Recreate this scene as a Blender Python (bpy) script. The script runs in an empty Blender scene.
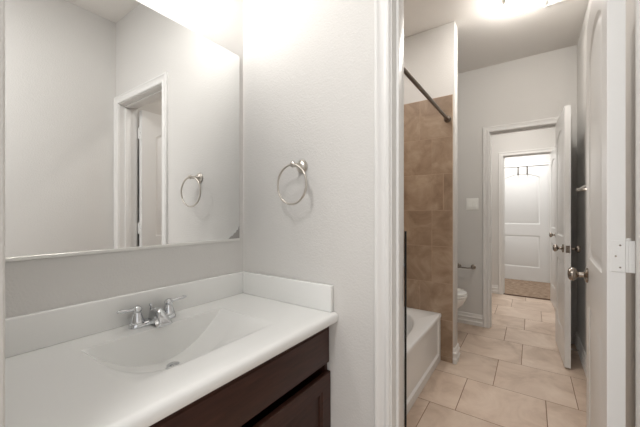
import bpy, bmesh, math, random
from mathutils import Vector, Matrix
random.seed(7)
S = bpy.context.scene
C = S.collection
PI = math.pi

# ---------------------------------------------------------------- camera, world, exposure
cam_data = bpy.data.cameras.new('camera')
cam_data.sensor_width = 36.0
cam_data.lens = 303.0 / 640.0 * 36.0
cam_data.clip_start = 0.02
cam = bpy.data.objects.new('camera', cam_data)
C.objects.link(cam)
YAW = math.atan(211.0 / 303.0)
cam.location = (0, 0, 1.2)
cam.rotation_euler = (PI / 2, 0, YAW)
S.camera = cam

W = bpy.data.worlds.new('world')
S.world = W
W.use_nodes = True
W.node_tree.nodes['Background'].inputs[0].default_value = (1.0, 0.995, 0.985, 1)
W.node_tree.nodes['Background'].inputs[1].default_value = 0.9

S.view_settings.view_transform = 'Standard'
S.view_settings.look = 'None'
S.view_settings.gamma = 1
S.view_settings.use_curve_mapping = False
S.view_settings.exposure = 0.26
S.cycles.sample_clamp_indirect = 4.0
S.cycles.caustics_reflective = False
S.cycles.max_bounces = 16
S.cycles.diffuse_bounces = 5

BULB_W = 5.6
DOME_EMIT = 98.0


def area_light(name, loc, size, power, col=(1, 0.985, 0.965), shape='DISK'):
    d = bpy.data.lights.new(name, 'AREA')
    d.shape = shape
    d.size = size
    d.energy = power
    d.color = col
    o = bpy.data.objects.new(name, d)
    o.location = loc
    C.objects.link(o)
    return o


area_light('hall_fill_light', (-0.15, 4.4, 2.70), 0.34, 12, (1, 0.96, 0.91))  # added fill under the hall ceiling, no fixture seen there
area_light('shower_fill_light', (-0.95, 1.75, 2.735), 0.14, 6.5, (1, 0.96, 0.91))  # invented fill above the tub, out of view, brightens the bath
area_light('behind_camera_fill_light', (-0.40, -0.40, 2.66), 0.45, 20)  # added fill behind the camera to brighten the vanity nook
area_light('bedroom_fill_light', (-0.2, 5.85, 2.70), 0.4, 20)  # unseen fill added to light the far room and its door


# ---------------------------------------------------------------- materials
def lin(c):
    c = c / 255.0
    return c / 12.92 if c <= 0.04045 else ((c + 0.055) / 1.055) ** 2.4


def rgb(r, g, b):
    return (lin(r), lin(g), lin(b), 1)


def mat(name, col, rough=0.5, metal=0.0, bump=None, spec=None, coat=0.0):
    """bump = (noise scale, strength, distance)"""
    m = bpy.data.materials.new(name)
    m.use_nodes = True
    nt = m.node_tree
    b = nt.nodes['Principled BSDF']
    b.inputs['Base Color'].default_value = col
    b.inputs['Roughness'].default_value = rough
    b.inputs['Metallic'].default_value = metal
    if spec is not None:
        b.inputs['Specular IOR Level'].default_value = spec
    if coat:
        b.inputs['Coat Weight'].default_value = coat
        b.inputs['Coat Roughness'].default_value = 0.1
    if bump:
        tc = nt.nodes.new('ShaderNodeTexCoord')
        n = nt.nodes.new('ShaderNodeTexNoise')
        n.inputs['Scale'].default_value = bump[0]
        n.inputs['Detail'].default_value = 3
        bp = nt.nodes.new('ShaderNodeBump')
        bp.inputs['Strength'].default_value = bump[1]
        bp.inputs['Distance'].default_value = bump[2]
        nt.links.new(tc.outputs['Object'], n.inputs['Vector'])
        nt.links.new(n.outputs['Fac'], bp.inputs['Height'])
        nt.links.new(bp.outputs['Normal'], b.inputs['Normal'])
    return m


def emit(name, col, strength):
    m = bpy.data.materials.new(name)
    m.use_nodes = True
    nt = m.node_tree
    b = nt.nodes['Principled BSDF']
    b.inputs['Base Color'].default_value = (0.9, 0.9, 0.9, 1)
    b.inputs['Emission Color'].default_value = col
    b.inputs['Emission Strength'].default_value = strength
    return m


def tile_mat(name, c1, c2, c3, scale, rough):
    """cloudy travertine: noise blend + a per-tile tone from the 'tone' attribute"""
    m = bpy.data.materials.new(name)
    m.use_nodes = True
    nt = m.node_tree
    L = nt.links.new
    b = nt.nodes['Principled BSDF']
    tc = nt.nodes.new('ShaderNodeTexCoord')
    at = nt.nodes.new('ShaderNodeAttribute')
    at.attribute_name = 'tone'
    off = nt.nodes.new('ShaderNodeVectorMath')
    off.operation = 'MULTIPLY_ADD'
    off.inputs[1].default_value = (7, 7, 7)
    L(at.outputs['Color'], off.inputs[0])
    L(tc.outputs['Object'], off.inputs[2])
    n = nt.nodes.new('ShaderNodeTexNoise')
    n.inputs['Scale'].default_value = scale
    n.inputs['Detail'].default_value = 6
    n.inputs['Roughness'].default_value = 0.62
    n.inputs['Distortion'].default_value = 0.8
    L(off.outputs[0], n.inputs['Vector'])
    cr = nt.nodes.new('ShaderNodeValToRGB')
    e = cr.color_ramp.elements
    e[0].position, e[0].color = 0.3, c1
    e[1].position, e[1].color = 0.72, c3
    k = e.new(0.5)
    k.color = c2
    L(n.outputs['Fac'], cr.inputs[0])
    hsv = nt.nodes.new('ShaderNodeHueSaturation')
    mr = nt.nodes.new('ShaderNodeMapRange')
    mr.inputs['To Min'].default_value = 0.92
    mr.inputs['To Max'].default_value = 1.08
    L(at.outputs['Fac'], mr.inputs['Value'])
    L(mr.outputs[0], hsv.inputs['Value'])
    L(cr.outputs[0], hsv.inputs['Color'])
    L(hsv.outputs[0], b.inputs['Base Color'])
    b.inputs['Roughness'].default_value = rough
    bp = nt.nodes.new('ShaderNodeBump')
    bp.inputs['Strength'].default_value = 0.12
    bp.inputs['Distance'].default_value = 0.002
    L(n.outputs['Fac'], bp.inputs['Height'])
    L(bp.outputs[0], b.inputs['Normal'])
    return m


def wood_mat():
    m = bpy.data.materials.new('espresso_wood')
    m.use_nodes = True
    nt = m.node_tree
    L = nt.links.new
    b = nt.nodes['Principled BSDF']
    tc = nt.nodes.new('ShaderNodeTexCoord')
    mp = nt.nodes.new('ShaderNodeMapping')
    mp.inputs['Scale'].default_value = (30, 3, 30)
    n = nt.nodes.new('ShaderNodeTexNoise')
    n.inputs['Scale'].default_value = 3
    n.inputs['Detail'].default_value = 5
    cr = nt.nodes.new('ShaderNodeValToRGB')
    cr.color_ramp.elements[0].position = 0.3
    cr.color_ramp.elements[0].color = rgb(50, 28, 21)
    cr.color_ramp.elements[1].position = 0.75
    cr.color_ramp.elements[1].color = rgb(66, 38, 29)
    L(tc.outputs['Object'], mp.inputs[0])
    L(mp.outputs[0], n.inputs['Vector'])
    L(n.outputs['Fac'], cr.inputs[0])
    L(cr.outputs[0], b.inputs['Base Color'])
    b.inputs['Roughness'].default_value = 0.4
    b.inputs['Specular IOR Level'].default_value = 0.3
    return m


M = dict(
    wall=mat('wall_paint', rgb(212, 210, 207), 0.85, bump=(140, 0.42, 0.003), spec=0.2),
    ceil=mat('ceiling_paint', rgb(226, 223, 219), 0.9, bump=(90, 0.4, 0.004), spec=0.2),
    trim=mat('trim_paint', rgb(226, 225, 223), 0.35),
    door=mat('door_paint', rgb(227, 227, 226), 0.3),
    marble=mat('cultured_marble', rgb(231, 231, 229), 0.2, spec=0.5),
    tub=mat('tub_enamel', rgb(232, 234, 235), 0.18),
    porcelain=mat('porcelain', rgb(240, 240, 238), 0.12),
    chrome=mat('chrome', rgb(215, 217, 220), 0.08, 1.0),
    knob=mat('satin_nickel', rgb(158, 149, 140), 0.24, 1.0),
    nickel=mat('brushed_nickel', rgb(196, 190, 182), 0.28, 1.0),
    darknickel=mat('dark_nickel', rgb(122, 112, 103), 0.3, 1.0),
    mirror=mat('mirror_silver', (0.93, 0.935, 0.93, 1), 0.0, 1.0),
    desilver=mat('desilvered_backing', rgb(150, 148, 145), 0.6, bump=(80, 0.6, 0.002)),
    channel=mat('mirror_channel', rgb(225, 224, 220), 0.3, 0.3),
    wood=wood_mat(),
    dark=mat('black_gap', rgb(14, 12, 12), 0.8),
    plastic=mat('white_plastic', rgb(240, 240, 236), 0.4),
    grout=mat('floor_grout', rgb(134, 110, 92), 0.9),
    wgrout=mat('wall_grout', rgb(186, 163, 141), 0.9),
    floor=tile_mat('floor_travertine', rgb(178, 156, 138), rgb(201, 181, 164), rgb(216, 199, 183), 3.4, 0.42),
    wtile=tile_mat('wall_travertine', rgb(138, 115, 95), rgb(164, 141, 119), rgb(188, 167, 145), 5.5, 0.4),
    shade=emit('lit_frosted_shade', (1, 0.985, 0.96, 1), 2.0),
    dome=emit('lit_dome', (1, 0.955, 0.895, 1), DOME_EMIT),
    hookmetal=mat('hook_metal', rgb(90, 82, 76), 0.35, 1.0),
    rubber=mat('white_rubber', rgb(225, 222, 215), 0.6),
)


def carpet_mat():
    m = mat('carpet', rgb(172, 150, 130), 0.95, bump=(260, 1.0, 0.01), spec=0.1)
    nt = m.node_tree
    n = nt.nodes.new('ShaderNodeTexNoise')
    n.inputs['Scale'].default_value = 45
    n.inputs['Detail'].default_value = 5
    cr = nt.nodes.new('ShaderNodeValToRGB')
    cr.color_ramp.elements[0].position = 0.3
    cr.color_ramp.elements[0].color = rgb(134, 112, 94)
    cr.color_ramp.elements[1].position = 0.7
    cr.color_ramp.elements[1].color = rgb(190, 168, 148)
    nt.links.new(n.outputs['Fac'], cr.inputs[0])
    nt.links.new(cr.outputs[0], nt.nodes['Principled BSDF'].inputs['Base Color'])
    return m


M['carpet'] = carpet_mat()


# ---------------------------------------------------------------- mesh helpers
class MB:
    def __init__(self):
        self.bm = bmesh.new()

    def box(self, x0, x1, y0, y1, z0, z1, bev=0.0, seg=2):
        bm = self.bm
        v = [bm.verts.new(p) for p in ((x0, y0, z0), (x1, y0, z0), (x1, y1, z0), (x0, y1, z0),
                                       (x0, y0, z1), (x1, y0, z1), (x1, y1, z1), (x0, y1, z1))]
        fs = [bm.faces.new([v[i] for i in q]) for q in
              ((3, 2, 1, 0), (4, 5, 6, 7), (0, 1, 5, 4), (1, 2, 6, 5), (2, 3, 7, 6), (3, 0, 4, 7))]
        if bev > 0:
            es = set(e for f in fs for e in f.edges)
            bmesh.ops.bevel(bm, geom=list(es), offset=bev, segments=seg, profile=0.5, affect='EDGES')
        return self

    def loft(self, rings, closed=True, cap0=True, cap1=True):
        bm = self.bm
        R = [[bm.verts.new(p) for p in r] for r in rings]
        n = len(R[0])
        for a, b in zip(R, R[1:]):
            for i in range(n if closed else n - 1):
                j = (i + 1) % n
                bm.faces.new((a[i], a[j], b[j], b[i]))
        if cap0:
            bm.faces.new(R[0][::-1])
        if cap1:
            bm.faces.new(R[-1])
        return self

    def lathe(self, prof, origin, axis, seg=24, caps=True):
        """prof = [(radius, height)] along axis from origin"""
        a = Vector(axis).normalized()
        u = a.orthogonal().normalized()
        w = a.cross(u)
        o = Vector(origin)
        rings = []
        for r, h in prof:
            r = max(r, 1e-4)
            rings.append([o + a * h + (u * math.cos(t) + w * math.sin(t)) * r
                          for t in (2 * PI * k / seg for k in range(seg))])
        return self.loft(rings, True, caps, caps)

    def cyl(self, p0, p1, r, seg=16, r1=None):
        p0, p1 = Vector(p0), Vector(p1)
        L = (p1 - p0).length
        return self.lathe([(r, 0), (r if r1 is None else r1, L)], p0, p1 - p0, seg)

    def tube(self, pts, r, seg=12, closed=False):
        pts = [Vector(p) for p in pts]
        n = len(pts)
        rs = r if isinstance(r, (list, tuple)) else [r] * n
        rings = []
        up = None
        for i, p in enumerate(pts):
            if closed:
                t = pts[(i + 1) % n] - pts[i - 1]
            else:
                t = pts[min(i + 1, n - 1)] - pts[max(i - 1, 0)]
            t.normalize()
            if up is None:
                up = t.orthogonal().normalized()
            up = (up - t * up.dot(t)).normalized()
            w = t.cross(up)
            rings.append([p + (up * math.cos(a) + w * math.sin(a)) * rs[i]
                          for a in (2 * PI * k / seg for k in range(seg))])
        if closed:
            rings.append(rings[0])
            self.loft(rings, True, False, False)
            bmesh.ops.remove_doubles(self.bm, verts=self.bm.verts, dist=1e-6)
            return self
        return self.loft(rings)

    def ball(self, c, r, seg=20, ring=12, sz=1.0):
        prof = [(r * math.sin(PI * k / ring), -r * sz * math.cos(PI * k / ring)) for k in range(ring + 1)]
        return self.lathe(prof, c, (0, 0, 1), seg)

    def sweep(self, path, prof, side=1):
        """profile [(d, z)] (d = distance out of the wall) swept along a mitred horizontal path"""
        n = len(path)
        rings = []
        for i in range(n):
            p = Vector(path[i])
            d0 = (Vector(path[i]) - Vector(path[i - 1])).normalized() if i > 0 else None
            d1 = (Vector(path[i + 1]) - Vector(path[i])).normalized() if i < n - 1 else None
            n0 = Vector((-d0.y, d0.x)) * side if d0 else None
            n1 = Vector((-d1.y, d1.x)) * side if d1 else None
            if n0 is None:
                m = n1
            elif n1 is None:
                m = n0
            else:
                m = (n0 + n1)
                m = m / max(0.3, (1 + n0.dot(n1)))
            rings.append([(p.x + m.x * d, p.y + m.y * d, z) for d, z in prof])
        return self.loft(rings, True)

    def build(self, name, m, parent=None, angle=32, local=False, origin=None):
        bm = self.bm
        bmesh.ops.recalc_face_normals(bm, faces=bm.faces)
        if parent is not None and not local:
            q = parent
            off = Vector((0, 0, 0))
            while q is not None:
                off += q.location
                q = q.parent
            bmesh.ops.translate(bm, vec=-off, verts=bm.verts)
        elif parent is None and origin is not None:
            bmesh.ops.translate(bm, vec=-Vector(origin), verts=bm.verts)
        th = math.radians(angle)
        for f in bm.faces:
            f.smooth = True
        for e in bm.edges:
            if len(e.link_faces) == 2:
                e.smooth = e.calc_face_angle(0) < th
        me = bpy.data.meshes.new(name)
        bm.to_mesh(me)
        bm.free()
        if m is not None:
            for mm in (m if isinstance(m, list) else [m]):
                me.materials.append(mm)
        o = bpy.data.objects.new(name, me)
        C.objects.link(o)
        if parent is not None:
            o.parent = parent
        elif origin is not None:
            o.location = origin
        return o


def empty(name, loc, rz=0.0):
    o = bpy.data.objects.new(name, None)
    o.empty_display_size = 0.05
    o.location = loc
    o.rotation_euler = (0, 0, rz)
    C.objects.link(o)
    return o


def tag(o, label=None, cat=None, group=None, kind=None):
    if label:
        o['label'] = label
    if cat:
        o['category'] = cat
    if group:
        o['group'] = group
    if kind:
        o['kind'] = kind
    return o


def struct(o, label=None):
    o['kind'] = 'structure'
    if label:
        o['label'] = label
    return o


def wall(name, boxes, m=None, bev=0.0):
    mb = MB()
    for b in boxes:
        mb.box(*b, bev)
    return struct(mb.build(name, m or M['wall']))


def copy_tree(o, parent=None):
    c = o.copy()
    C.objects.link(c)
    if parent is not None:
        c.parent = parent
    for ch in list(o.children):
        copy_tree(ch, c)
    return c


# ---------------------------------------------------------------- room dimensions
CZ = 2.744                    # ceiling
XM = -1.20                    # mirror wall
YR = 1.04                     # towel-ring wall, nook side
YR2 = 1.165                   # its tub-room side
XT = -1.33                    # wall behind tub and toilet
XR = 0.345                    # right wall of tub room and hall
YW0, YW1 = 2.606, 2.72        # wing wall at the end of the tub
XW = -0.50                    # its free end
YF, YF2 = 3.62, 3.735         # far wall
YH, YH2 = 5.24, 5.355         # hall end wall
YB = 6.535                    # bedroom end wall
DH = 2.045                    # opening height

# walls
wall('wall_left', [(XM - 0.13, XM, -0.03, YR2, 0, CZ)])
wall('wall_left_end', [(XM, -0.575, -0.03, 0.0935, 0, CZ)], bev=0.012)
wall('wall_front', [(XM, -0.428, YR, YR2, 0, CZ), (-0.428, 0.253, YR, YR2, DH + 0.018, CZ),
                    (0.253, 0.46, YR, YR2, 0, CZ)])
wall('wall_right', [(0.298, 0.46, 0.12, YR, 0, CZ)])
wall('wall_right_bath', [(XR, 0.46, YR2, YH2, 0, CZ)])
wall('wall_tub_side', [(XT - 0.12, XT, YR2, YF, 0, CZ)])
wall('wall_wing', [(XT, XW, YW0, YW1, 0, CZ)], bev=0.008)
wall('wall_far', [(XT - 0.12, -0.373, YF, YF2, 0, CZ), (-0.373, 0.258, YF, YF2, DH + 0.018, CZ),
                  (0.258, XR, YF, YF2, 0, CZ)])
wall('wall_hall_side', [(XT - 0.12, XT, YF2, YH2, 0, CZ)])
wall('wall_hall_end', [(XT - 0.12, -0.353, YH, YH2, 0, CZ), (-0.353, 0.293, YH, YH2, DH + 0.018, CZ),
                       (0.293, XR, YH, YH2, 0, CZ)])
wall('wall_bedroom_side', [(XT - 0.12, XT, YH2, YB, 0, CZ)])
wall('wall_bedroom_side_right', [(1.1, 1.2, YH2, YB, 0, CZ), (0.46, 1.2, YH2 - 0.115, YH2, 0, CZ)])
wall('wall_bedroom_end', [(XT - 0.12, 1.2, YB, YB + 0.1, 0, CZ)])
struct(MB().box(XM - 0.3, 1.2, -1.6, YB + 0.1, CZ, CZ + 0.08).box(XM, 1.2, -1.6, YR, CZ - 0.045, CZ - 0.0005).build('ceiling', M['ceil']))


# ---------------------------------------------------------------- tiled surfaces
def tiled(name, rows, width, ulim, axis, plane, m, grout_m, gap, lift, back, bev=0.0015):
    """rows = [(v0, v1, joint)] ; u runs along X. axis 'z': floor (v = Y), axis 'y': wall facing -Y (v = Z),
    axis 'Y': wall facing +Y, axis 'x': wall facing +X (u = Y, v = Z). One mesh: grout bed + every tile."""
    bm = bmesh.new()
    tone = bm.loops.layers.float_color.new('tone')

    def P(u, v, h):
        if axis == 'z':
            return (u, v, plane + h)
        if axis == 'y':
            return (u, plane - h, v)
        if axis == 'Y':
            return (u, plane + h, v)
        return (plane + h, u, v)
    u0, u1 = ulim
    va, vb = rows[0][0], rows[-1][1]

    def prism(a, b, c, d, h0, h1, ins, mi, t):
        lo = [bm.verts.new(P(*q, h0)) for q in ((a, c), (b, c), (b, d), (a, d))]
        hi = [bm.verts.new(P(*q, h1)) for q in
              ((a + ins, c + ins), (b - ins, c + ins), (b - ins, d - ins), (a + ins, d - ins))]
        fs = [bm.faces.new(hi)]
        for i in range(4):
            j = (i + 1) % 4
            fs.append(bm.faces.new((lo[i], lo[j], hi[j], hi[i])))
        fs.append(bm.faces.new(lo[::-1]))
        for f in fs:
            f.material_index = mi
            for l in f.loops:
                l[tone] = t
    prism(u0, u1, va, vb, -back, 0, 0, 1, (0.5, 0.5, 0.5, 1))
    for v0, v1, j in rows:
        k0 = math.floor((u0 - j) / width)
        u = j + k0 * width
        while u < u1:
            a, b = max(u, u0) + gap / 2, min(u + width, u1) - gap / 2
            t = random.random()
            if b - a > 0.01:
                prism(a, b, v0 + gap / 2, v1 - gap / 2, 0, lift, bev, 0,
                      (t, random.random(), random.random(), 1))
            u += width
    bmesh.ops.recalc_face_normals(bm, faces=bm.faces)
    me = bpy.data.meshes.new(name)
    bm.to_mesh(me)
    bm.free()
    me.materials.append(m)
    me.materials.append(grout_m)
    o = bpy.data.objects.new(name, me)
    C.objects.link(o)
    return struct(o)


FR = [(-1.2, -0.73, 0.1), (-0.73, -0.27, -0.05), (-0.27, 0.19, -0.1), (0.19, 0.65, 0.05), (0.65, 1.11, 0.2), (1.11, 1.55, -0.68), (1.55, 1.99, -0.531),
      (1.99, 2.425, -0.38), (2.425, 2.885, -0.218), (2.885, 3.345, -0.063), (3.345, 3.765, -0.21),
      (3.765, 4.165, -0.057), (4.165, 4.60, 0.10), (4.60, 5.03, -0.21), (5.03, YH + 0.02, -0.06)]
tiled('floor', FR, 0.457, (XT - 0.12, 0.47), 'z', -0.0015, M['floor'], M['grout'], 0.0045, 0.001, 0.06)
struct(MB().box(XT - 0.12, 1.2, YH + 0.02, YB + 0.1, -0.06, 0.012).build('floor_carpet', M['carpet']))

struct(MB().box(-0.335, 0.275, YH + 0.004, YH + 0.030, 0.0005, 0.0135, 0.002).build('trim_5', mat('threshold_strip', rgb(96, 72, 54), 0.6)))

WR = [(0.04, 0.334, -0.676), (0.334, 0.632, -0.775), (0.632, 0.93, -0.676), (0.93, 1.227, -0.676),
      (1.227, 1.525, -0.585), (1.525, 1.822, -0.676), (1.822, 2.155, -0.775)]
WRf = [(0.0, 0.04, -0.676)] + WR
tiled('wall_tub_end_tile', WRf, 0.33, (XT + 0.01, -0.515), 'y', YW0 - 0.0075, M['wtile'], M['wgrout'], 0.004, 0.0015, 0.0075)
tiled('wall_tub_side_tile', WRf, 0.33, (YR2 + 0.01, YW0 - 0.01), 'x', XT + 0.0075, M['wtile'], M['wgrout'], 0.004, 0.0015, 0.0075)
tiled('wall_tub_near_tile', WRf, 0.33, (XT + 0.01, -0.50), 'Y', YR2 + 0.0075, M['wtile'], M['wgrout'], 0.004, 0.0015, 0.0075)


# ---------------------------------------------------------------- trim: doorways and baseboards
CAS = [(0, 0.0), (0, 0.009), (0.004, 0.0125), (0.012, 0.0135), (0.018, 0.0095), (0.024, 0.009), (0.040, 0.012),
       (0.046, 0.0165), (0.054, 0.0165), (0.058, 0.012), (0.058, 0.0)]


def casing(name, x0, x1, zt, yface, sgn, parent, zb=0.0, xclip=None):
    """U-shaped mitred casing around an opening, on the wall face y = yface, standing out along sgn*Y"""
    rv = 0.005
    bm = bmesh.new()
    rings = []
    xr = x1 + rv
    for (bx, bz, ox, oz) in ((x0 - rv, zb, -1, 0), (x0 - rv, zt + rv, -1, 1), (xr, zt + rv, 1, 1), (xr, zb, 1, 0)):
        r = []
        for w, d in CAS:
            x = bx + ox * w
            if xclip is not None:
                x = min(x, xclip)
            r.append((x, yface + sgn * d, bz + oz * w))
        rings.append(r)
    mb = MB()
    mb.loft(rings, True)
    return mb.build(name, M['trim'], parent)


def doorway(name, x0, x1, y0, y1, zt, stop_y, front=True, back=True, xclip_f=None, xclip_b=None):
    mb = MB()
    t = 0.018
    mb.box(x0 - t, x0, y0, y1, 0.0005, zt + t)
    mb.box(x1, x1 + t, y0, y1, 0.0005, zt + t)
    mb.box(x0, x1, y0, y1, zt, zt + t)
    j = struct(mb.build(name, M['trim']))
    s = MB()
    a, b = stop_y
    s.box(x0, x0 + 0.011, a, b, 0.0005, zt - 0.011, 0.002)
    s.box(x1 - 0.011, x1, a, b, 0.0005, zt - 0.011, 0.002)
    s.box(x0, x1, a, b, zt - 0.011, zt, 0.002)
    s.build('stop', M['trim'], j)
    if front:
        casing('casing', x0, x1, zt, y0, -1, j, 0.0005, xclip_f)
    if back:
        casing('casing', x0, x1, zt, y1, 1, j, 0.0005, xclip_b)
    return j


d1 = doorway('trim_1', -0.410, 0.235, YR, YR2, DH, (1.078, 1.122), xclip_f=0.297)
st = MB()
st.box(-0.4098, -0.4085, 1.126, 1.152, 0.86, 1.0, 0.0005)
st.build('strike_plate', M['nickel'], d1)
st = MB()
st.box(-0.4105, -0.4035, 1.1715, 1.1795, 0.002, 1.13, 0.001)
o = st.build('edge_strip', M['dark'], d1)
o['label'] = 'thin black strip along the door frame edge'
d2 = doorway('trim_2', -0.355, 0.240, YF, YF2, DH, (3.66, 3.70))
st = MB()
st.box(-0.3548, -0.3535, 3.628, 3.654, 0.89, 0.95, 0.0005)
st.build('strike_plate', M['nickel'], d2)
doorway('trim_3', -0.335, 0.275, YH, YH2, DH, (5.28, 5.32), xclip_f=0.344)

BB = [(0, 0.001), (0.014, 0.001), (0.014, 0.030), (0.018, 0.034), (0.018, 0.040), (0.012, 0.046), (0.012, 0.072),
      (0.016, 0.077), (0.016, 0.086), (0.0095, 0.094), (0.0095, 0.112), (0.006, 0.122), (0, 0.124)]


def baseboard(name, path, side=1):
    return struct(MB().sweep(path, BB, side).build(name, M['trim'], angle=20))


baseboard('baseboard_far', [(XT, YF), (-0.42, YF)], -1)
baseboard('baseboard_wing', [(-0.513, YW0), (XW, YW0), (XW, YW1), (XT, YW1)], -1)
baseboard('baseboard_right', [(XR, YF), (XR, YR2 + 0.02)], -1)
baseboard('baseboard_toilet', [(XT, YF), (XT, YW1)], 1)
baseboard('baseboard_hall_end', [(XT, YH), (-0.40, YH)], -1)
baseboard('baseboard_hall_right', [(XR, YH - 0.02), (XR, YF2)], -1)
baseboard('baseboard_hall_side', [(XT, YH), (XT, YF2)], 1)


# ---------------------------------------------------------------- doors (arched two-panel)
def panel_outline(x0, x1, z0, z1, rise, ins, na=20):
    """closed outline, arch of the given rise on top when rise > 0"""
    a, b, c = x0 + ins, x1 - ins, z0 + ins
    pts = [(a, c), (b, c)]
    if rise <= 0:
        return pts + [(b, z1 - ins), (a, z1 - ins)]
    hw = (x1 - x0) / 2
    R = (hw * hw + rise * rise) / (2 * rise)
    zc = z1 - R
    xc = (x0 + x1) / 2
    r, h = R - ins, hw - ins
    t = math.asin(h / r)
    for k in range(na + 1):
        q = t - 2 * t * k / na
        pts.append((xc + r * math.sin(q), zc + r * math.cos(q)))
    return pts


def door_slab(w, h, y0, y1, z0=0.012):
    """door leaf from x = 0 to w, thickness y0..y1, moulded both sides"""
    mb = MB()
    bm = mb.bm
    sw = 0.112
    zt = z0 + h
    panels = [(sw, w - sw, z0 + 0.24, z0 + 0.80, 0.0), (sw, w - sw, z0 + 1.00, zt - 0.125, 0.075)]
    STEP = ((0.0, 0.0), (0.006, 0.005), (0.012, 0.0068), (0.022, 0.0068), (0.034, 0.003), (0.046, 0.0012))
    outer = {}
    for yy, inw in ((y0, 1), (y1, -1)):
        o = [bm.verts.new((x, yy, z)) for x, z in ((0, z0), (w, z0), (w, zt), (0, zt))]
        outer[inw] = o
        edges = [bm.edges.new((o[i], o[(i + 1) % 4])) for i in range(4)]
        for p in panels:
            rings = []
            for ins, dep in STEP:
                rings.append([bm.verts.new((x, yy + inw * dep, z)) for x, z in panel_outline(*p, ins)])
            n = len(rings[0])
            edges += [bm.edges.new((rings[0][i], rings[0][(i + 1) % n])) for i in range(n)]
            for a, b in zip(rings, rings[1:]):
                for i in range(n):
                    j = (i + 1) % n
                    bm.faces.new((a[i], a[j], b[j], b[i]))
            bm.faces.new(rings[-1])
        bmesh.ops.triangle_fill(bm, use_beauty=True, use_dissolve=False, edges=edges, normal=(0, -inw, 0))
    a, b = outer[1], outer[-1]
    for i in range(4):
        j = (i + 1) % 4
        bm.faces.new((a[i], a[j], b[j], b[i]))
    return mb


def knob_mb(x, z, yf, sgn):
    """rosette, neck and round knob on a door face; sgn = outward y direction"""
    mb = MB()
    mb.lathe([(0.032, 0), (0.033, 0.003), (0.030, 0.008), (0.016, 0.011), (0.011, 0.014), (0.010, 0.030), (0.014, 0.034),
              (0.0235, 0.039), (0.0285, 0.047), (0.0285, 0.056), (0.025, 0.063), (0.016, 0.067), (0.004, 0.068)],
             (x, yf, z), (0, sgn, 0), 28)
    return mb


def hinge(parent, z, face, sgn, full=True):
    """face = local y of the pivot-side door face; leaf lies on the hinge edge (local x = 0)"""
    mb = MB()
    y0, y1 = sorted((face, face + sgn * 0.030))
    mb.box(-0.0022, -0.0002, y0, y1, z - 0.044, z + 0.044, 0.0008, 1)
    # knuckles behind the leaves
    for k in range(5):
        a = z - 0.044 + k * 0.0176
        mb.cyl((0.0035, face - sgn * 0.006, a + 0.0006), (0.0035, face - sgn * 0.006, a + 0.0170), 0.0056, 12)
    mb.lathe([(0.003, 0), (0.0062, 0.001), (0.0062, 0.004), (0.003, 0.007)],
             (0.0035, face - sgn * 0.006, z + 0.044), (0, 0, 1), 12)
    # bridging leaf halves with the seam between them, towards the jamb
    for p, q in ((0.0, 0.0055), (0.0065, 0.0185)):
        ya, yb = sorted((face - sgn * p, face - sgn * q))
        mb.box(-0.0036, -0.0021, ya, yb, z - 0.044, z + 0.044, 0.0005, 1)
    h = mb.build('hinge', M['door'], parent, local=True)
    for dz, dy in ((-0.031, 0.011), (0, 0.020), (0.031, 0.011)):
        MB().lathe([(0.0026, 0), (0.0026, 0.0004), (0.0015, 0.0006)], (-0.0022, face + sgn * dy, z + dz), (-1, 0, 0), 10
                   ).build('screw', M['knob'], h, local=True)
    return h


def make_door(name, pivot, ang, w, side, knob_z, hinges=True, knobs=(1, 1)):
    """side = +1: slab on local +y of the pivot, -1: on local -y"""
    y0, y1 = (0.006, 0.044) if side > 0 else (-0.044, -0.006)
    slab = door_slab(w, 2.02, y0, y1)
    o = slab.build(name, M['door'], None, 25)
    o.location = pivot
    o.rotation_euler = (0, 0, ang)
    struct(o)
    kx = w - 0.062
    if knobs[0]:
        knob_mb(kx, knob_z, y0, -1).build('door_knob', M['knob'], o, local=True)
    if knobs[1]:
        knob_mb(kx, knob_z, y1, 1).build('door_knob', M['knob'], o, local=True)
    if knobs[0] and knobs[1]:
        lp = MB()
        ym = (y0 + y1) / 2
        lp.box(w - 0.0002, w + 0.0014, ym - 0.0127, ym + 0.0127, knob_z - 0.028, knob_z + 0.028, 0.0005, 1)
        lp.box(w, w + 0.011, ym - 0.006, ym + 0.006, knob_z - 0.008, knob_z + 0.008, 0.002, 1)
        lp.build('latch', M['knob'], o, local=True)
    if hinges:
        for z in (0.25, 1.08, 1.85):
            hinge(o, z, 0.006 * side, side)
    return o


door1 = make_door('door_1', (0.222, 1.178, 0), math.atan2(0.61, 0.025), 0.607, 1, 0.935)
door1['label'] = 'white arched two-panel door open at the picture edge with white hinge'
door2 = make_door('door_2', (0.232, 3.603, 0), math.atan2(-0.6, 0.025), 0.60, -1, 0.925)
door3 = make_door('door_3', (0.262, 5.222, 0), math.atan2(-0.6, 0.037), 0.60, -1, 0.937)
door4 = make_door('door_4', (-0.52, 6.494, 0), 0.0, 0.76, 1, 0.93, hinges=False, knobs=(0, 0))
j4 = MB()
j4.box(-0.545, -0.523, 6.50, YB, 0.0125, 2.07)
j4.box(0.243, 0.265, 6.50, YB, 0.0125, 2.07)
j4.box(-0.545, 0.265, 6.50, YB, 2.0356, 2.07)
j4 = struct(j4.build('trim_4', M['trim']))
casing('casing', -0.523, 0.243, 2.0305, 6.50, -1, j4, 0.0125)
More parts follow.
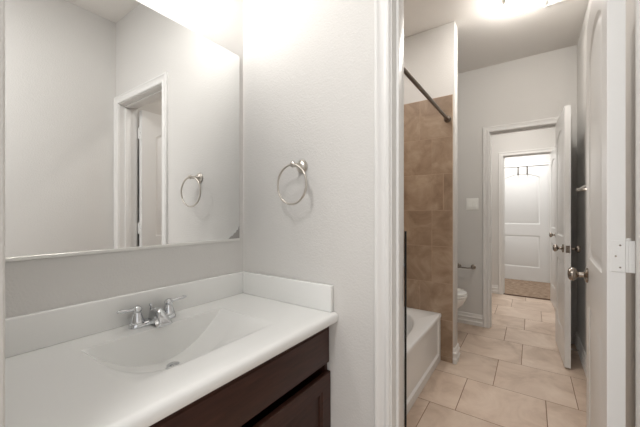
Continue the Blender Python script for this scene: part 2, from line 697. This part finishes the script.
# over-the-door hooks
for i, hx in enumerate((-0.19, -0.056)):
    r = empty('over_door_hook', (hx, 6.49, 1.95))
    mb = MB()
    w = 0.0095
    mb.box(hx - w, hx + w, 6.4965, 6.4990, 1.89, 2.0345)
    mb.box(hx - w, hx + w, 6.4965, 6.540 - 0.0005, 2.0330, 2.0350)
    mb.build('strap', M['hookmetal'], r)
    pts = [(hx, 6.4955, 1.93), (hx, 6.485, 1.905), (hx, 6.468, 1.893), (hx, 6.452, 1.90), (hx, 6.446, 1.918)]
    hk = MB().tube(pts, 0.006, 10)
    hk.ball((hx, 6.446, 1.920), 0.009, 12, 8)
    hk.build('hook', M['hookmetal'], r)
    tag(r, ['dark metal over-door hook on the far white door, on the tub side',
            'dark metal over-door hook on the far white door, on the knob side'][i], 'hook', 'hooks over the far door')

# ---------------------------------------------------------------- vanity cabinet
Y0, Y1 = 0.095, 1.038        # vanity ends between the two walls
CT, CB = 0.803, 0.762        # counter top and underside
XF = -0.686                  # cabinet face
vc = empty('vanity_cabinet', (-0.93, 0.565, 0))
tag(vc, 'dark espresso wooden vanity cabinet under the white sink top', 'cabinet')
b = MB()
b.box(XM + 0.001, XF - 0.020, Y0, Y0 + 0.016, 0.10, CB - 0.002)
b.box(XM + 0.001, XF - 0.020, Y1 - 0.016, Y1, 0.10, CB - 0.002)
b.box(XM + 0.001, XM + 0.010, Y0 + 0.016, Y1 - 0.016, 0.10, CB - 0.002)
b.box(XM + 0.010, XF - 0.020, Y0 + 0.016, Y1 - 0.016, 0.10, 0.118)
b.build('body', M['wood'], vc)
b = MB()
for (a, c, z0, z1) in ((Y0, Y0 + 0.018, 0.10, CB - 0.002), (Y1 - 0.018, Y1, 0.10, CB - 0.002)):
    b.box(XF - 0.020, XF - 0.001, a, c, z0, z1)
for z0, z1 in ((0.10, 0.135),):
    b.box(XF - 0.020, XF - 0.001, Y0 + 0.018, Y1 - 0.018, z0, z1)
b.build('face_frame', M['wood'], vc)
b = MB().box(XM + 0.001, XF - 0.08, Y0, Y1, 0.001, 0.10)
b.build('toe_kick', M['wood'], vc)


def raised_front(y0, y1, z0, z1, xb, xf, steps):
    """slab with an edge profile: rings of (inset, x)"""
    mb = MB()
    rings = []
    for ins, x in [(0, xb)] + steps:
        rings.append([(x, y0 + ins, z0 + ins), (x, y1 - ins, z0 + ins), (x, y1 - ins, z1 - ins), (x, y0 + ins, z1 - ins)])
    return mb.loft(rings)


FX = XF - 0.001
raised_front(Y0 + 0.002, Y1 - 0.0015, 0.594, 0.751, FX, 0, [(0, FX + 0.008), (0.003, FX + 0.012), (0.014, FX + 0.014),
             (0.017, FX + 0.018), (0.020, FX + 0.019)]).build('false_drawer_front', M['wood'], vc)
ymid = (Y0 + Y1) / 2
for a, c in ((Y0 + 0.004, ymid - 0.002), (ymid + 0.002, Y1 - 0.0015)):
    raised_front(a, c, 0.118, 0.560, FX, 0, [(0, FX + 0.016), (0.003, FX + 0.019), (0.058, FX + 0.019), (0.062, FX + 0.015),
                 (0.068, FX + 0.014), (0.070, FX + 0.008)]).build('cabinet_door', M['wood'], vc)

# ---------------------------------------------------------------- vanity top with moulded basin
vt = empty('sink_top', (-0.93, 0.565, CT))
tag(vt, 'white moulded sink top with rectangular ramp basin on the dark cabinet', 'sink')
BX0, BX1, BY0, BY1, BD = -1.072, -0.757, 0.325, 0.809, 0.127
mb = MB()
bm = mb.bm
xs = [XM + 0.0015, -1.12, -1.085, -1.0745, -1.072, -1.0715, -1.071, -1.0705, -1.070, -1.0695, -1.069, -1.062, -1.052]
nx = 30
xs += [-1.035 + (BX1 + 1.035) * k / nx for k in range(nx + 1)]
xs += [-0.748, -0.72, -0.69]
ys = [Y0, 0.2, 0.29, 0.316]
ny = 56
ys += [BY0 + (BY1 - BY0) * k / ny for k in range(ny + 1)]
ys += [0.811, 0.84, 0.9, 0.98, Y1]


def basin(x, y):
    yc, hw = (BY0 + BY1) / 2, (BY1 - BY0) / 2
    t = abs(y - yc) / hw
    if t >= 1 or x >= BX1 or x <= BX0:
        return 0.0
    d = BD * (1 - t ** 2.05)
    if x < -1.069:      # steep back wall
        return d * (x - BX0) / (-1.069 - BX0)
    u = (x + 1.069) / (BX1 + 1.069)
    if u < 0.38:        # nearly flat zone about the drain
        ramp = 1 - u * 0.2
    else:
        v = (u - 0.38) / 0.62
        ramp = (1 - 0.38 * 0.2) * (1 - v)
    return d * ramp


front = [(-0.652, 0), (-0.645, -0.0015), (-0.6385, -0.006), (-0.6355, -0.013), (-0.635, -0.020), (-0.6365, -0.032),
         (-0.640, -0.038), (-0.648, -0.0400), (-0.672, -0.0400), (-0.674, -0.020)]
rows = []
for y in ys:
    r = [bm.verts.new((x, y, CT - basin(x, y))) for x in xs]
    r += [bm.verts.new((x, y, CT + dz)) for x, dz in front]
    r += [bm.verts.new((x, y, CT - basin(x, y) - 0.018)) for x in xs[::-1] if x < -0.68]
    rows.append(r)
for a, b in zip(rows, rows[1:]):
    n = len(a)
    for i in range(n - 1):
        bm.faces.new((a[i], a[i + 1], b[i + 1], b[i]))
    bm.faces.new((a[n - 1], a[0], b[0], b[n - 1]))
bm.faces.new(rows[0])
bm.faces.new(rows[-1][::-1])
top = mb.build('counter', M['marble'], vt, 40)
MB().box(XM + 0.0015, XM + 0.022, Y0, Y1, CT, CT + 0.107, 0.004, 3).build('backsplash', M['marble'], vt)
MB().box(XM + 0.0225, -0.655, Y1 - 0.020, Y1, CT, CT + 0.107, 0.004, 3).build('side_splash', M['marble'], vt)
dx, dy = -0.972, 0.545
dz = CT - basin(dx, dy) + 0.002
nrm = Vector((-0.08, 0, 1)).normalized()
dr = MB()
dr.lathe([(0.024, -0.004), (0.0265, 0.001), (0.024, 0.0035), (0.019, 0.003), (0.017, -0.002)], (dx, dy, dz), nrm, 28)
drain = dr.build('drain', M['chrome'], vt)
sp = MB().lathe([(0.006, -0.001), (0.006, 0.010), (0.019, 0.012), (0.0195, 0.0145), (0.012, 0.018), (0.001, 0.019)],
                (dx, dy, dz), nrm, 24)
sp.build('stopper', M['chrome'], drain)
cut = None

# ---------------------------------------------------------------- faucet
FXc, FYc = -1.130, 0.560
fa = empty('faucet', (FXc, FYc, CT))
tag(fa, 'chrome two-handle centerset faucet at the back of the sink top', 'faucet')
# base: rounded bar
rings = []
for s, z in ((1.0, 0.0006), (1.0, 0.008), (0.94, 0.014), (0.80, 0.017)):
    pts = []
    for k in range(32):
        t = 2 * PI * k / 32
        cx, sy = math.cos(t), math.sin(t)
        px = 0.024 * s * math.copysign(abs(cx) ** 0.8, cx)
        py = 0.082 * s * math.copysign(abs(sy) ** 0.65, sy)
        pts.append((FXc + px, FYc + py, CT + z))
    rings.append(pts)
MB().loft(rings).build('base', M['chrome'], fa)
for sg in (-1, 1):
    hy = FYc + sg * 0.056
    h = MB()
    h.lathe([(0.0235, 0.015), (0.0235, 0.020), (0.0205, 0.024), (0.018, 0.034), (0.0145, 0.046), (0.0125, 0.052),
             (0.0135, 0.054), (0.0155, 0.058), (0.0155, 0.064), (0.012, 0.070), (0.005, 0.074), (0.0005, 0.075)],
            (FXc, hy, CT), (0, 0, 1), 24)
    hb = h.build('handle', M['chrome'], fa)
    l = MB()
    pts = [(FXc + 0.002, hy, CT + 0.062), (FXc + 0.004, hy + sg * 0.018, CT + 0.065), (FXc + 0.006, hy + sg * 0.036, CT + 0.066),
           (FXc + 0.008, hy + sg * 0.056, CT + 0.069), (FXc + 0.009, hy + sg * 0.066, CT + 0.070)]
    l.tube(pts, [0.007, 0.0055, 0.0055, 0.0068, 0.003], 12)
    l.build('lever', M['chrome'], hb)
# spout: wide low body that leans forward over the basin
secs = [(-0.016, 0.012, 0.012, 0.004, 0.034), (-0.006, 0.018, 0.015, 0.006, 0.048), (0.012, 0.020, 0.016, 0.008, 0.056),
        (0.034, 0.021, 0.016, 0.010, 0.060), (0.048, 0.023, 0.016, 0.010, 0.058), (0.062, 0.0265, 0.018, 0.007, 0.046), (0.074, 0.029, 0.022, 0.004, 0.026),
        (0.079, 0.029, 0.025, 0.004, 0.014)]
rings = []
for ox, hw, hw2, zl, zh in secs:
    pts = []
    for k in range(24):
        t = 2 * PI * k / 24
        cx, sz = math.cos(t), math.sin(t)
        yy = (hw if sz < 0 else hw2 * 0.85) * math.copysign(abs(cx) ** 0.6, cx)
        zz = (zl + zh) / 2 + (zh - zl) / 2 * math.copysign(abs(sz) ** 0.7, sz)
        pts.append((FXc + ox, FYc + yy, CT + zz))
    rings.append(pts)
MB().loft(rings).build('spout', M['chrome'], fa)
lr = MB().cyl((FXc - 0.020, FYc, CT + 0.010), (FXc - 0.020, FYc, CT + 0.058), 0.0028, 10)
lr.ball((FXc - 0.020, FYc, CT + 0.061), 0.0062, 14, 8)
lr.build('lift_rod', M['chrome'], fa)

# ---------------------------------------------------------------- mirror
MZ0, MZ1, MY1 = 1.073, 1.985, 1.012
mi = empty('mirror', (XM, 0.56, MZ0))
tag(mi, 'large frameless wall mirror above the sink with a worn lower corner', 'mirror')
g = MB()
rings = []
for ins, x in ((0, XM + 0.0015), (0, XM + 0.0055), (0.001, XM + 0.0065)):
    c = 0.004
    rings.append([(x, 0.096 + ins, MZ0 + ins), (x, MY1 - ins, MZ0 + ins), (x, MY1 - ins, MZ1 - c - ins), (x, MY1 - c - ins, MZ1 - ins),
                  (x, 0.096 + ins, MZ1 - ins)])
g.loft(rings)
g.build('glass', M['mirror'], mi)
ch = MB().box(XM + 0.001, XM + 0.0085, 0.096, MY1, MZ0 - 0.007, MZ0 + 0.004, 0.001, 1)
ch.build('bottom_channel', M['channel'], mi)
# worn silvering in the lower corner
w = MB()
pts = [(MY1 - 0.0015, MZ0 + 0.0045), (MY1 - 0.0015, MZ0 + 0.066), (MY1 - 0.007, MZ0 + 0.060), (MY1 - 0.010, MZ0 + 0.046),
       (MY1 - 0.019, MZ0 + 0.045), (MY1 - 0.022, MZ0 + 0.035), (MY1 - 0.034, MZ0 + 0.030), (MY1 - 0.041, MZ0 + 0.020),
       (MY1 - 0.055, MZ0 + 0.016), (MY1 - 0.070, MZ0 + 0.0045)]
w.loft([[(XM + 0.0064, y, z) for y, z in pts], [(XM + 0.0068, y, z) for y, z in pts]])
o = w.build('worn_corner', M['desilver'], mi)
o['label'] = 'grey desilvered corner'

# ---------------------------------------------------------------- vanity light above the mirror
LZ, LX = 2.262, XM + 0.123
vl = empty('vanity_light', (XM, 0.56, LZ + 0.05))
tag(vl, 'brushed nickel two-shade light bar on the wall above the mirror', 'light')
MB().box(XM + 0.0005, XM + 0.025, 0.38, 0.76, LZ + 0.02, LZ + 0.12, 0.004).build('backplate', M['nickel'], vl)
for by in (0.46, 0.68):
    a = MB().tube([(XM + 0.02, by, LZ + 0.085), (XM + 0.07, by, LZ + 0.10), (LX - 0.01, by, LZ + 0.095), (LX, by, LZ + 0.08)], 0.007, 10)
    a.lathe([(0.012, 0), (0.020, -0.006), (0.022, -0.020), (0.020, -0.021)], (LX, by, LZ + 0.092), (0, 0, 1), 20)
    a.build('arm', M['nickel'], vl)
    sh = MB().lathe([(0.021, 0.072), (0.030, 0.066), (0.040, 0.048), (0.047, 0.026), (0.052, 0.010), (0.0495, 0.010), (0.0445, 0.026),
                     (0.0375, 0.047), (0.028, 0.063), (0.019, 0.069)], (LX, by, LZ + 0.006), (0, 0, 1), 28, True)
    sh.build('glass_shade', M['shade'], vl)
    pd = bpy.data.lights.new('vanity_bulb_light', 'POINT')
    pd.energy = BULB_W
    pd.shadow_soft_size = 0.016
    pd.color = (1, 0.98, 0.95)
    po = bpy.data.objects.new('vanity_bulb_light', pd)
    po.location = (LX, by, LZ)
    C.objects.link(po)

# ---------------------------------------------------------------- towel ring
tr = empty('towel_ring', (-0.818, YR, 1.405))
tag(tr, 'brushed nickel towel ring on the wall beside the mirror', 'towel ring')
p = MB().lathe([(0.029, 0.0005), (0.030, 0.004), (0.027, 0.008), (0.023, 0.009), (0.021, 0.013), (0.012, 0.018), (0.0085, 0.024),
                (0.0085, 0.055), (0.0115, 0.058), (0.0125, 0.064), (0.0115, 0.070), (0.006, 0.074), (0.0005, 0.075)],
               (-0.818, YR, 1.405), (0, -1, 0), 28)
p.build('post', M['nickel'], tr)
RC, RR = Vector((-0.826, YR - 0.064, 1.322)), 0.083
ra = math.radians(-4)
pts = [RC + Vector((math.sin(t) * RR * math.cos(ra), math.sin(t) * RR * math.sin(ra), math.cos(t) * RR))
       for t in (2 * PI * k / 64 for k in range(64))]
MB().tube(pts, 0.0047, 12, True).build('ring', M['nickel'], tr)

# ---------------------------------------------------------------- bathtub
TX0, TX1, TY0, TY1, TZ = XT + 0.010, -0.600, YR2 + 0.012, YW0 - 0.0105, 0.387
bt = empty('bathtub', ((TX0 + TX1) / 2, (TY0 + TY1) / 2, 0))
tag(bt, 'white alcove bathtub with panelled apron beside the tiled wall', 'bathtub')
cx, cy = (TX0 + 0.055 + TX1 - 0.068) / 2, (TY0 + 0.07 + TY1 - 0.115) / 2
hx, hy = (TX1 - 0.068 - TX0 - 0.055) / 2, (TY1 - 0.115 - TY0 - 0.07) / 2
N = 96
angs = sorted(set([2 * PI * k / N for k in range(N)] +
                  [math.atan2(yy - cy, xx - cx) % (2 * PI) for xx in (TX0, TX1) for yy in (TY0, TY1)]))


def rect_pt(t, ins):
    c, s = math.cos(t), math.sin(t)
    ks = []
    if c > 1e-9:
        ks.append((TX1 - cx) / c)
    if c < -1e-9:
        ks.append((TX0 - cx) / c)
    if s > 1e-9:
        ks.append((TY1 - cy) / s)
    if s < -1e-9:
        ks.append((TY0 - cy) / s)
    k = min(ks)
    x, y = cx + c * k, cy + s * k
    return (min(max(x, TX0 + ins), TX1 - ins), min(max(y, TY0 + ins), TY1 - ins))


def sup_pt(t, sx, sy, p=2.9):
    # superellipse point on the ray at angle t
    c, s = math.cos(t), math.sin(t)
    k = (abs(c / sx) ** p + abs(s / sy) ** p) ** (-1 / p)
    return (cx + c * k, cy + s * k)


rings = []
rings.append([(*rect_pt(t, 0.016), 0.001) for t in angs])
rings.append([(*rect_pt(t, 0.016), TZ - 0.030) for t in angs])
rings.append([(*rect_pt(t, 0.0), TZ - 0.030) for t in angs])
rings.append([(*rect_pt(t, 0.0), TZ - 0.010) for t in angs])
rings.append([(*rect_pt(t, 0.003), TZ - 0.003) for t in angs])
rings.append([(*rect_pt(t, 0.010), TZ) for t in angs])
for gx, z in ((0.0, TZ), (0.008, TZ - 0.003), (0.014, TZ - 0.012), (0.030, TZ - 0.10), (0.055, TZ - 0.24), (0.085, TZ - 0.300),
              (0.14, TZ - 0.325), (0.22, TZ - 0.33)):
    rings.append([(*sup_pt(t, hx - gx, hy - gx * 1.3, 2.6), z) for t in angs])
MB().loft(rings).build('shell', M['tub'], bt, 50)
# apron with a recessed panel
ax = TX1 - 0.014
ap = MB()
rr = []
for y0, y1, z0, z1, x in ((TY0, TY1, 0.001, TZ - 0.0305, ax + 0.0002), (TY0, TY1, 0.001, TZ - 0.0305, ax + 0.008),
                          (TY0 + 0.055, TY1 - 0.050, 0.046, TZ - 0.0305, ax + 0.008),
                          (TY0 + 0.060, TY1 - 0.054, 0.054, TZ - 0.0305, ax + 0.012),
                          (TY0 + 0.068, TY1 - 0.060, 0.066, TZ - 0.0305, ax + 0.012),
                          (TY0 + 0.080, TY1 - 0.070, 0.080, TZ - 0.0305, ax + 0.001)):
    rr.append([(x, y0, z0), (x, y1, z0), (x, y1, z1), (x, y0, z1)])
ap.loft(rr)
ap.build('apron', M['tub'], bt, 20)

# valve trim on the tub end wall
YT = YW0 - 0.0092
va = empty('shower_valve', (-0.975, YT, 0.79))
tag(va, 'chrome shower valve trim on the brown tile above the tub', 'faucet')
MB().lathe([(0.085, 0.0), (0.085, 0.004), (0.070, 0.010), (0.030, 0.014), (0.024, 0.016), (0.022, 0.045), (0.018, 0.048), (0.001, 0.049)],
           (-0.975, YT, 0.79), (0, -1, 0), 36).build('escutcheon', M['chrome'], va)
MB().tube([(-0.975, YT - 0.040, 0.79), (-0.955, YT - 0.048, 0.785), (-0.925, YT - 0.052, 0.782), (-0.892, YT - 0.053, 0.780)],
          [0.010, 0.008, 0.007, 0.008], 12).build('lever', M['chrome'], va)

# shower curtain rod
rod = empty('shower_rod', (-0.553, 1.9, 1.962))
tag(rod, 'bronze toned shower curtain rod over the edge of the bathtub', 'curtain rod')
RX, RZ = -0.553, 1.962
MB().cyl((RX, YR2 + 0.012, RZ), (RX, YT - 0.002, RZ), 0.0125, 20).build('rod', M['darknickel'], rod)
for yy, dd in ((YT - 0.0004, -1), (YR2 + 0.0095, 1)):
    MB().lathe([(0.028, 0), (0.028, 0.004), (0.021, 0.008), (0.016, 0.022), (0.0135, 0.024)], (RX, yy, RZ), (0, dd, 0), 24
               ).build('flange', M['darknickel'], rod)

# ---------------------------------------------------------------- toilet
ty = 3.17
to = empty('toilet', (-0.95, ty, 0))
tag(to, 'white toilet in the nook behind the end wall of the tub', 'toilet')


def oval(xb, xf, hw, z, n=40, e=2.3):
    c, h = (xb + xf) / 2, (xf - xb) / 2
    pts = []
    for k in range(n):
        t = 2 * PI * k / n
        a, s = math.cos(t), math.sin(t)
        pts.append((c + h * math.copysign(abs(a) ** (2 / e), a), ty + hw * math.copysign(abs(s) ** (2 / e), s), z))
    return pts


bw = MB()
bw.loft([oval(-1.20, -0.70, 0.105, 0.001), oval(-1.20, -0.70, 0.108, 0.02), oval(-1.19, -0.72, 0.098, 0.06), oval(-1.19, -0.71, 0.098, 0.14),
         oval(-1.19, -0.655, 0.115, 0.21), oval(-1.18, -0.575, 0.150, 0.28), oval(-1.16, -0.525, 0.175, 0.335), oval(-1.14, -0.508, 0.184, 0.375),
         oval(-1.14, -0.505, 0.184, 0.392), oval(-1.13, -0.515, 0.176, 0.400)])
bw.box(-1.315, -1.10, ty - 0.11, ty + 0.11, 0.25, 0.40, 0.02)
bw.build('bowl', M['porcelain'], to, 45)
MB().loft([oval(-1.06, -0.505, 0.182, 0.4005), oval(-1.06, -0.498, 0.187, 0.405), oval(-1.06, -0.498, 0.187, 0.418), oval(-1.055, -0.504, 0.183, 0.423)]
          ).build('seat', M['porcelain'], to, 45)
MB().loft([oval(-1.06, -0.506, 0.182, 0.4255), oval(-1.06, -0.500, 0.186, 0.430), oval(-1.06, -0.502, 0.185, 0.440), oval(-1.05, -0.52, 0.17, 0.447),
           oval(-1.0, -0.60, 0.12, 0.450)]).build('lid', M['porcelain'], to, 45)
tk = MB().box(-1.318, -1.125, ty - 0.215, ty + 0.215, 0.402, 0.755, 0.018, 3)
tk.build('tank', M['porcelain'], to)
MB().box(-1.322, -1.115, ty - 0.225, ty + 0.225, 0.7555, 0.795, 0.010, 3).build('tank_lid', M['porcelain'], to)
fh = MB().cyl((-1.125, ty - 0.15, 0.69), (-1.108, ty - 0.15, 0.69), 0.011, 16)
fh.tube([(-1.112, ty - 0.15, 0.69), (-1.106, ty - 0.115, 0.687), (-1.106, ty - 0.08, 0.68)], 0.006, 10)
fh.build('flush_handle', M['chrome'], to)

# toilet paper holder (empty)
tp = empty('toilet_paper_holder', (-0.575, YF, 0.625))
tag(tp, 'empty nickel toilet paper holder on the wall by the toilet', 'paper holder')
for px in (-0.655, -0.508):
    MB().lathe([(0.024, 0.0005), (0.025, 0.004), (0.022, 0.008), (0.012, 0.013), (0.009, 0.018), (0.009, 0.055), (0.0125, 0.060),
                (0.0125, 0.070), (0.008, 0.075), (0.0005, 0.0755)], (px, YF, 0.625), (0, -1, 0), 24).build('post', M['knob'], tp)
MB().tube([(-0.647, YF - 0.063, 0.622), (-0.60, YF - 0.063, 0.617), (-0.56, YF - 0.063, 0.617), (-0.516, YF - 0.063, 0.622)], 0.0065, 12
          ).build('roller', M['knob'], tp)

# light switch
sw = empty('light_switch', (-0.518, YF, 1.303))
tag(sw, 'white two-gang light switch plate on the wall beside the doorway', 'light switch')
MB().box(-0.577, -0.459, YF - 0.006, YF - 0.0005, 1.240, 1.366, 0.003).build('plate', M['plastic'], sw)
for px in (-0.542, -0.494):
    k = MB()
    k.loft([[(px - 0.0165, YF - 0.0062, 1.27), (px + 0.0165, YF - 0.0062, 1.27), (px + 0.0165, YF - 0.0062, 1.336), (px - 0.0165, YF - 0.0062, 1.336)],
            [(px - 0.0155, YF - 0.0115, 1.271), (px + 0.0155, YF - 0.0115, 1.271), (px + 0.0155, YF - 0.0075, 1.335), (px - 0.0155, YF - 0.0075, 1.335)]])
    k.build('rocker', M['plastic'], sw)

# ---------------------------------------------------------------- towel bar on the right wall
tb = empty('towel_bar', (XR, 2.58, 1.37))
tag(tb, 'nickel towel bar on the shaded right wall behind the open doors', 'towel bar')
for yy in (2.855, 2.245):
    MB().lathe([(0.024, 0.0005), (0.025, 0.004), (0.022, 0.008), (0.012, 0.013), (0.009, 0.018), (0.009, 0.058), (0.0125, 0.062),
                (0.0125, 0.072), (0.008, 0.077), (0.0005, 0.0775)], (XR, yy, 1.37), (-1, 0, 0), 24).build('post', M['nickel'], tb)
MB().cyl((XR - 0.066, 2.245, 1.37), (XR - 0.066, 2.855, 1.37), 0.0085, 16).build('bar', M['nickel'], tb)

# door stop on the right baseboard
ds = empty('door_stop', (XR - 0.018, 3.30, 0.085))
tag(ds, 'small white tipped door stop on the baseboard behind the second door', 'door stop')
xs0 = XR - 0.0125
MB().lathe([(0.012, 0.0), (0.012, 0.003), (0.007, 0.006)], (xs0, 3.30, 0.06), (-1, 0, 0), 16).build('base', M['rubber'], ds)
sp = [(xs0 - 0.004 - 0.044 * k / 120, 3.30 + 0.006 * math.cos(k * 2 * PI / 12), 0.06 + 0.006 * math.sin(k * 2 * PI / 12)) for k in range(121)]
MB().tube(sp, 0.0013, 6).build('spring', M['nickel'], ds)
MB().lathe([(0.007, 0), (0.0085, 0.002), (0.0085, 0.010), (0.006, 0.013)], (xs0 - 0.047, 3.30, 0.06), (-1, 0, 0), 16).build('tip', M['rubber'], ds)

# ---------------------------------------------------------------- ceiling fixtures
LCX, LCY = -0.06, 2.55
cl = empty('ceiling_light', (LCX, LCY, CZ))
tag(cl, 'round glowing glass dome light on the bathroom ceiling', 'light')
MB().lathe([(0.092, 0.0005), (0.096, 0.004), (0.096, 0.040), (0.090, 0.046)], (LCX, LCY, CZ), (0, 0, -1), 40).build('base', M['plastic'], cl)
MB().lathe([(0.086, 0.0465), (0.089, 0.056), (0.086, 0.070), (0.078, 0.086), (0.062, 0.100), (0.040, 0.109), (0.018, 0.113), (0.001, 0.1135)],
           (LCX, LCY, CZ), (0, 0, -1), 40).build('glass_dome', M['dome'], cl)

ev = empty('exhaust_vent', (0.197, 2.677, CZ))
tag(ev, 'white square exhaust fan grille on the bathroom ceiling', 'vent')
fx0, fx1, fy0, fy1 = 0.075, 0.320, 2.555, 2.800
f = MB()
for q in ((fx0, fx1, fy0, fy0 + 0.022), (fx0, fx1, fy1 - 0.022, fy1), (fx0, fx0 + 0.022, fy0 + 0.022, fy1 - 0.022), (fx1 - 0.022, fx1, fy0 + 0.022, fy1 - 0.022)):
    f.box(*q, CZ - 0.014, CZ - 0.0005, 0.003)
f.build('frame', M['plastic'], ev)
s = MB()
for k in range(11):
    yy = fy0 + 0.028 + k * 0.0182
    s.box(fx0 + 0.020, fx1 - 0.020, yy, yy + 0.009, CZ - 0.011, CZ - 0.003)
s.build('grille', M['plastic'], ev)
